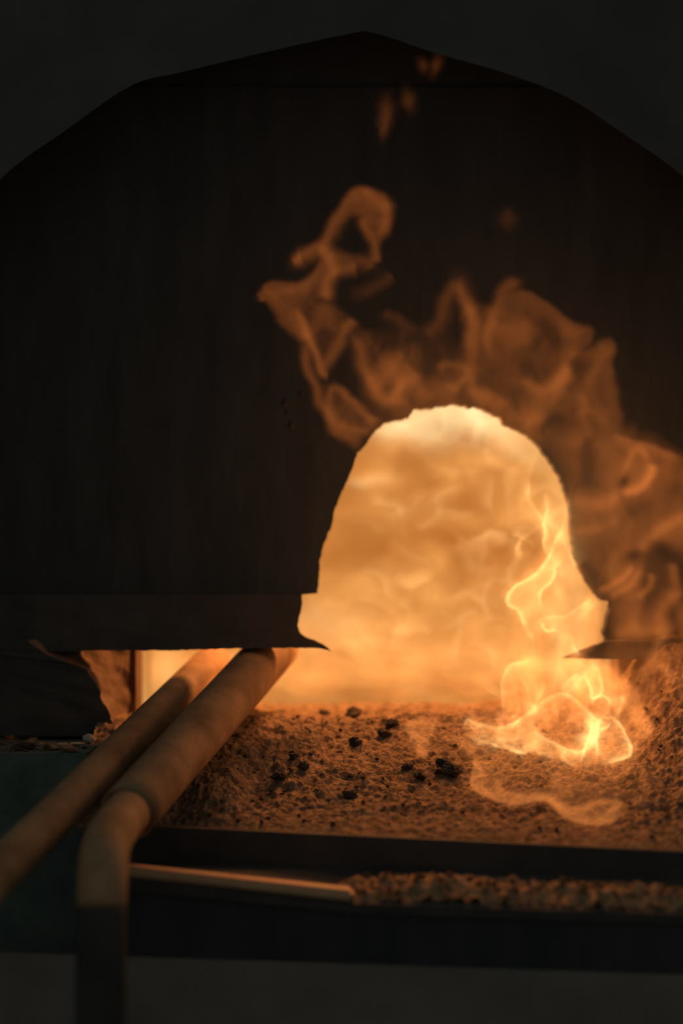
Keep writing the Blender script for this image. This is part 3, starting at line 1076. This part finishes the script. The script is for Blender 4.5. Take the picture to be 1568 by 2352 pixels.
U = 0.150
f = Field(560, 390, 980, 1060, 4, 61, 9, 50)
for pts, a, wl, wr in (
        ([(672, 601), (686, 590), (717, 574), (740, 557), (762, 520), (785, 489), (813, 450), (829, 439), (855, 445), (883, 464), (897, 492), (888, 526), (877, 554)], .75, 11, 17),
        ([(672, 598), (700, 588)], .5, 14, 14),
        ([(821, 501), (849, 534), (866, 571), (865, 612)], .7, 10, 14), ([(754, 576), (779, 593), (813, 602), (841, 604), (857, 624)], .45, 14, 18),
        ([(740, 560), (754, 599), (762, 621), (751, 655), (742, 690)], 1.0, 17, 15), ([(762, 621), (801, 621), (821, 616)], .6, 12, 12),
        ([(594, 669), (622, 654), (683, 654), (717, 632), (744, 600)], .6, 8, 20), ([(594, 669), (602, 697)], .5, 9, 7), ([(600, 680), (622, 697), (644, 734), (678, 764), (697, 790)], .45, 18, 9),
        ([(681, 700), (700, 767), (728, 815), (745, 851), (762, 857)], .85, 10, 12), ([(695, 784), (700, 835), (720, 880), (728, 913), (751, 944), (773, 992), (830, 1035)], .7, 14, 10),
        ([(742, 851), (779, 801), (799, 759), (818, 734)], .55, 12, 12), ([(818, 760), (827, 815), (846, 857), (858, 894), (891, 927), (919, 894), (936, 850)], .75, 16, 14),
        ([(751, 894), (773, 889), (807, 920), (841, 955), (872, 974)], .6, 9, 10), ([(751, 890), (754, 927), (768, 964), (813, 992), (856, 992)], .55, 12, 10),
        ([(800, 680), (850, 660), (890, 640), (905, 625)], .22, 14, 14), ([(880, 720), (930, 745), (975, 765)], .25, 14, 16)):
    f.stroke(pts, U * a, wl, wr, .14, 36, a0=.03, a1=.02)
f.fill([(813, 450), (841, 436), (897, 473), (894, 520), (874, 560), (855, 537), (824, 503), (796, 498)], U * .55, 18, .4, 50, 50)
f.fill([(600, 668), (690, 652), (745, 610), (760, 690), (820, 735), (780, 800), (745, 855), (700, 790), (640, 720)], U * .42, 18, .5, 50, 60)
f.fill([(830, 760), (980, 740), (980, 960), (890, 970), (850, 900)], U * .40, 30, .7, 60, 70)
f.fill([(740, 880), (790, 890), (880, 980), (820, 1030), (770, 990)], U * .35, 16, .4, 40, 50)
f.blob(800, 564, 32, 22, .5, 30, hole=True).blob(801, 672, 28, 22, .75, hole=True).blob(865, 750, 30, 24, .6, hole=True)
f.T *= np.clip((980 - f.X) / 60, 0, 1)
f.build('flame_tongue', M['fl_dim'], udepth, 0.03, ul, eps=0.0012)

ur = empty('crown_flame', at(1150, 980, -0.09))
tag(ur, 'broad dim orange flame spreading over the crown of the hole', 'flame')
f = Field(800, 600, 1500, 1060, 4.5, 67, 12, 60)
for pts, a, wl, wr in (
        ([(965, 769), (1004, 743), (1017, 692), (1050, 640)], .4, 14, 18), ([(1050, 633), (1072, 700), (1080, 760), (1072, 830), (1089, 886)], .75, 20, 18),
        ([(1193, 640), (1160, 672), (1134, 717), (1121, 769), (1134, 834)], .55, 15, 13),
        ([(1147, 698), (1199, 679), (1251, 704), (1309, 743), (1348, 753), (1345, 782), (1303, 828), (1296, 886), (1251, 977)], .5, 9, 26),
        ([(1303, 821), (1348, 808), (1394, 784), (1400, 834), (1413, 919), (1413, 1000)], .5, 10, 22), ([(1394, 784), (1355, 860), (1329, 931)], .35, 12, 18),
        ([(1190, 872), (1238, 899), (1283, 873), (1303, 828)], .7, 15, 17), ([(1082, 860), (1089, 893), (1121, 912), (1173, 938)], .55, 12, 15),
        ([(1005, 850), (1040, 838), (1068, 858), (1050, 890), (1015, 885)], .55, 10, 12), ([(900, 930), (930, 880), (960, 850)], .5, 18, 18), ([(940, 830), (960, 880), (1000, 920)], .35, 16, 18),
        ([(1330, 940), (1380, 960), (1420, 1000), (1470, 990)], .45, 18, 20), ([(1200, 960), (1230, 1000), (1260, 1040)], .6, 14, 18), ([(1330, 900), (1345, 960), (1370, 1010)], .4, 12, 14)):
    f.stroke(pts, U * a * 1.05, wl, wr, .16, 36, a0=.03)
f.fill([(1050, 690), (1130, 700), (1199, 680), (1340, 755), (1300, 880), (1240, 980), (1100, 930), (1060, 800)], U * .62, 24, .6, 90, 110)
f.fill([(830, 860), (900, 800), (1010, 760), (1080, 870), (1180, 930), (1280, 860), (1390, 800), (1420, 1000), (1480, 1000), (1480, 1050), (860, 1050)], U * .55, 40, .7, 80, 100)
f.blob(1000, 790, 55, 40, .5, hole=True).blob(1170, 810, 70, 30, .3, 20, hole=True).blob(1330, 880, 20, 50, .4, 15, hole=True)
f.T *= np.clip((1056 - f.Y) / 90, 0, 1) * np.clip((1500 - f.X) / 60, 0, 1)
f.build('flame_sheet', M['fl_dim'], lambda x, y: -0.115 - 0.02 * np.clip((1000 - y) / 400, 0, 1), 0.03, ur, eps=0.0012)

rf = empty('side_flame', at(1450, 1500, -0.10))
tag(rf, 'thick rolling orange flame right of the hole reaching the picture edge', 'flame')
f = Field(1250, 940, 1760, 1720, 4.5, 71, 9, 60)
f.fill([(1255, 990), (1330, 960), (1410, 1000), (1480, 1000), (1568, 1050), (1740, 1110), (1740, 1540), (1560, 1540), (1400, 1500), (1395, 1390), (1330, 1310), (1306, 1200), (1290, 1100)], 0.140, 60, .6, 80, 110)
for pts, a, wl, wr in (
        ([(1425, 1142), (1467, 1122), (1492, 1092), (1500, 1062)], .20, 14, 10), ([(1419, 1110), (1431, 1079), (1455, 1031), (1473, 1037), (1489, 1067)], .08, 8, 9),
        ([(1310, 1152), (1371, 1152), (1437, 1140)], .10, 24, 24), ([(1310, 1221), (1371, 1215), (1431, 1194)], .06, 16, 10), ([(1461, 1273), (1492, 1243), (1537, 1206), (1580, 1170)], .12, 14, 14),
        ([(1371, 1363), (1419, 1333), (1460, 1290)], .13, 8, 10), ([(1395, 1372), (1443, 1345), (1480, 1300)], .10, 8, 10), ([(1460, 1380), (1492, 1348), (1503, 1310)], .10, 9, 10),
        ([(1505, 1460), (1513, 1424), (1534, 1388), (1567, 1363)], .12, 20, 16), ([(1545, 1290), (1555, 1340), (1570, 1380)], .12, 10, 12), ([(1400, 998), (1461, 1019), (1507, 1031), (1580, 1058)], .09, 8, 18),
        ([(1400, 1460), (1450, 1440), (1500, 1455), (1560, 1430)], .08, 22, 18)):
    f.stroke(pts, a * 1.45, wl, wr, .18, 30, a0=.02)
for b in ((1428, 1107, 14, 20, .75, 10), (1470, 1165, 50, 30, .55, -30), (1545, 1130, 30, 40, .5, 20), (1455, 1280, 30, 16, .75, -20), (1530, 1268, 44, 24, .85, 20), (1350, 1100, 40, 40, .35, 0), (1380, 1250, 50, 25, .3, 0), (1450, 1480, 40, 14, .5, 0), (1540, 1480, 26, 14, .5, -20), (1580, 1320, 26, 60, .8, 0)):
    f.blob(*b[:5], rot=b[5], hole=True)
f.T *= np.clip((1760 - f.X) / 120, 0, 1) * np.clip((1720 - f.Y) / 60, 0, 1)
f.fill([(1400, 1500), (1560, 1490), (1740, 1500), (1740, 1660), (1560, 1640), (1440, 1600)], 0.08, 50, .8, 50, 60)
f.T *= np.clip((1760 - f.X) / 120, 0, 1)
f.build('flame_sheet', M['fl_dim'], lambda x, y: -0.115 - 0.02 * np.clip((1400 - y) / 400, 0, 1) - 0.12 * np.clip((y - 1490) / 130, 0, 1), 0.03, rf)

# --- loose flamelets under the hood
for k, (spots, lab) in enumerate((
        ([(886, 262, 16, 34, .055, 8), (880, 300, 9, 22, .04, 0)], 'lowest of the red flamelets drifting up under the arch'),
        ([(938, 230, 14, 22, .045, -10)], 'small red flamelet between the lowest and the topmost pair'),
        ([(970, 150, 11, 16, .038, -20), (1001, 152, 11, 22, .045, 15)], 'topmost pair-shaped red flamelet under the arch crown'),
        ([(1165, 502, 20, 20, .028, 0)], 'lone faint red flamelet above the crown flame at right'))):
    x0 = min(s_[0] for s_ in spots) - 70
    x1 = max(s_[0] for s_ in spots) + 70
    y0 = min(s_[1] for s_ in spots) - 90
    y1 = max(s_[1] for s_ in spots) + 90
    f = Field(x0, y0, x1, y1, 3, 80 + k, 7, 22)
    for s_ in spots:
        f.blob(*s_[:5], rot=s_[5])
    o = f.build('flamelet', M['fl_dim'], lambda x, y: -0.11 + 0 * x, 0.01, None, eps=0.0006)
    tag(o, lab, 'flamelet', 'flamelets under the arch')
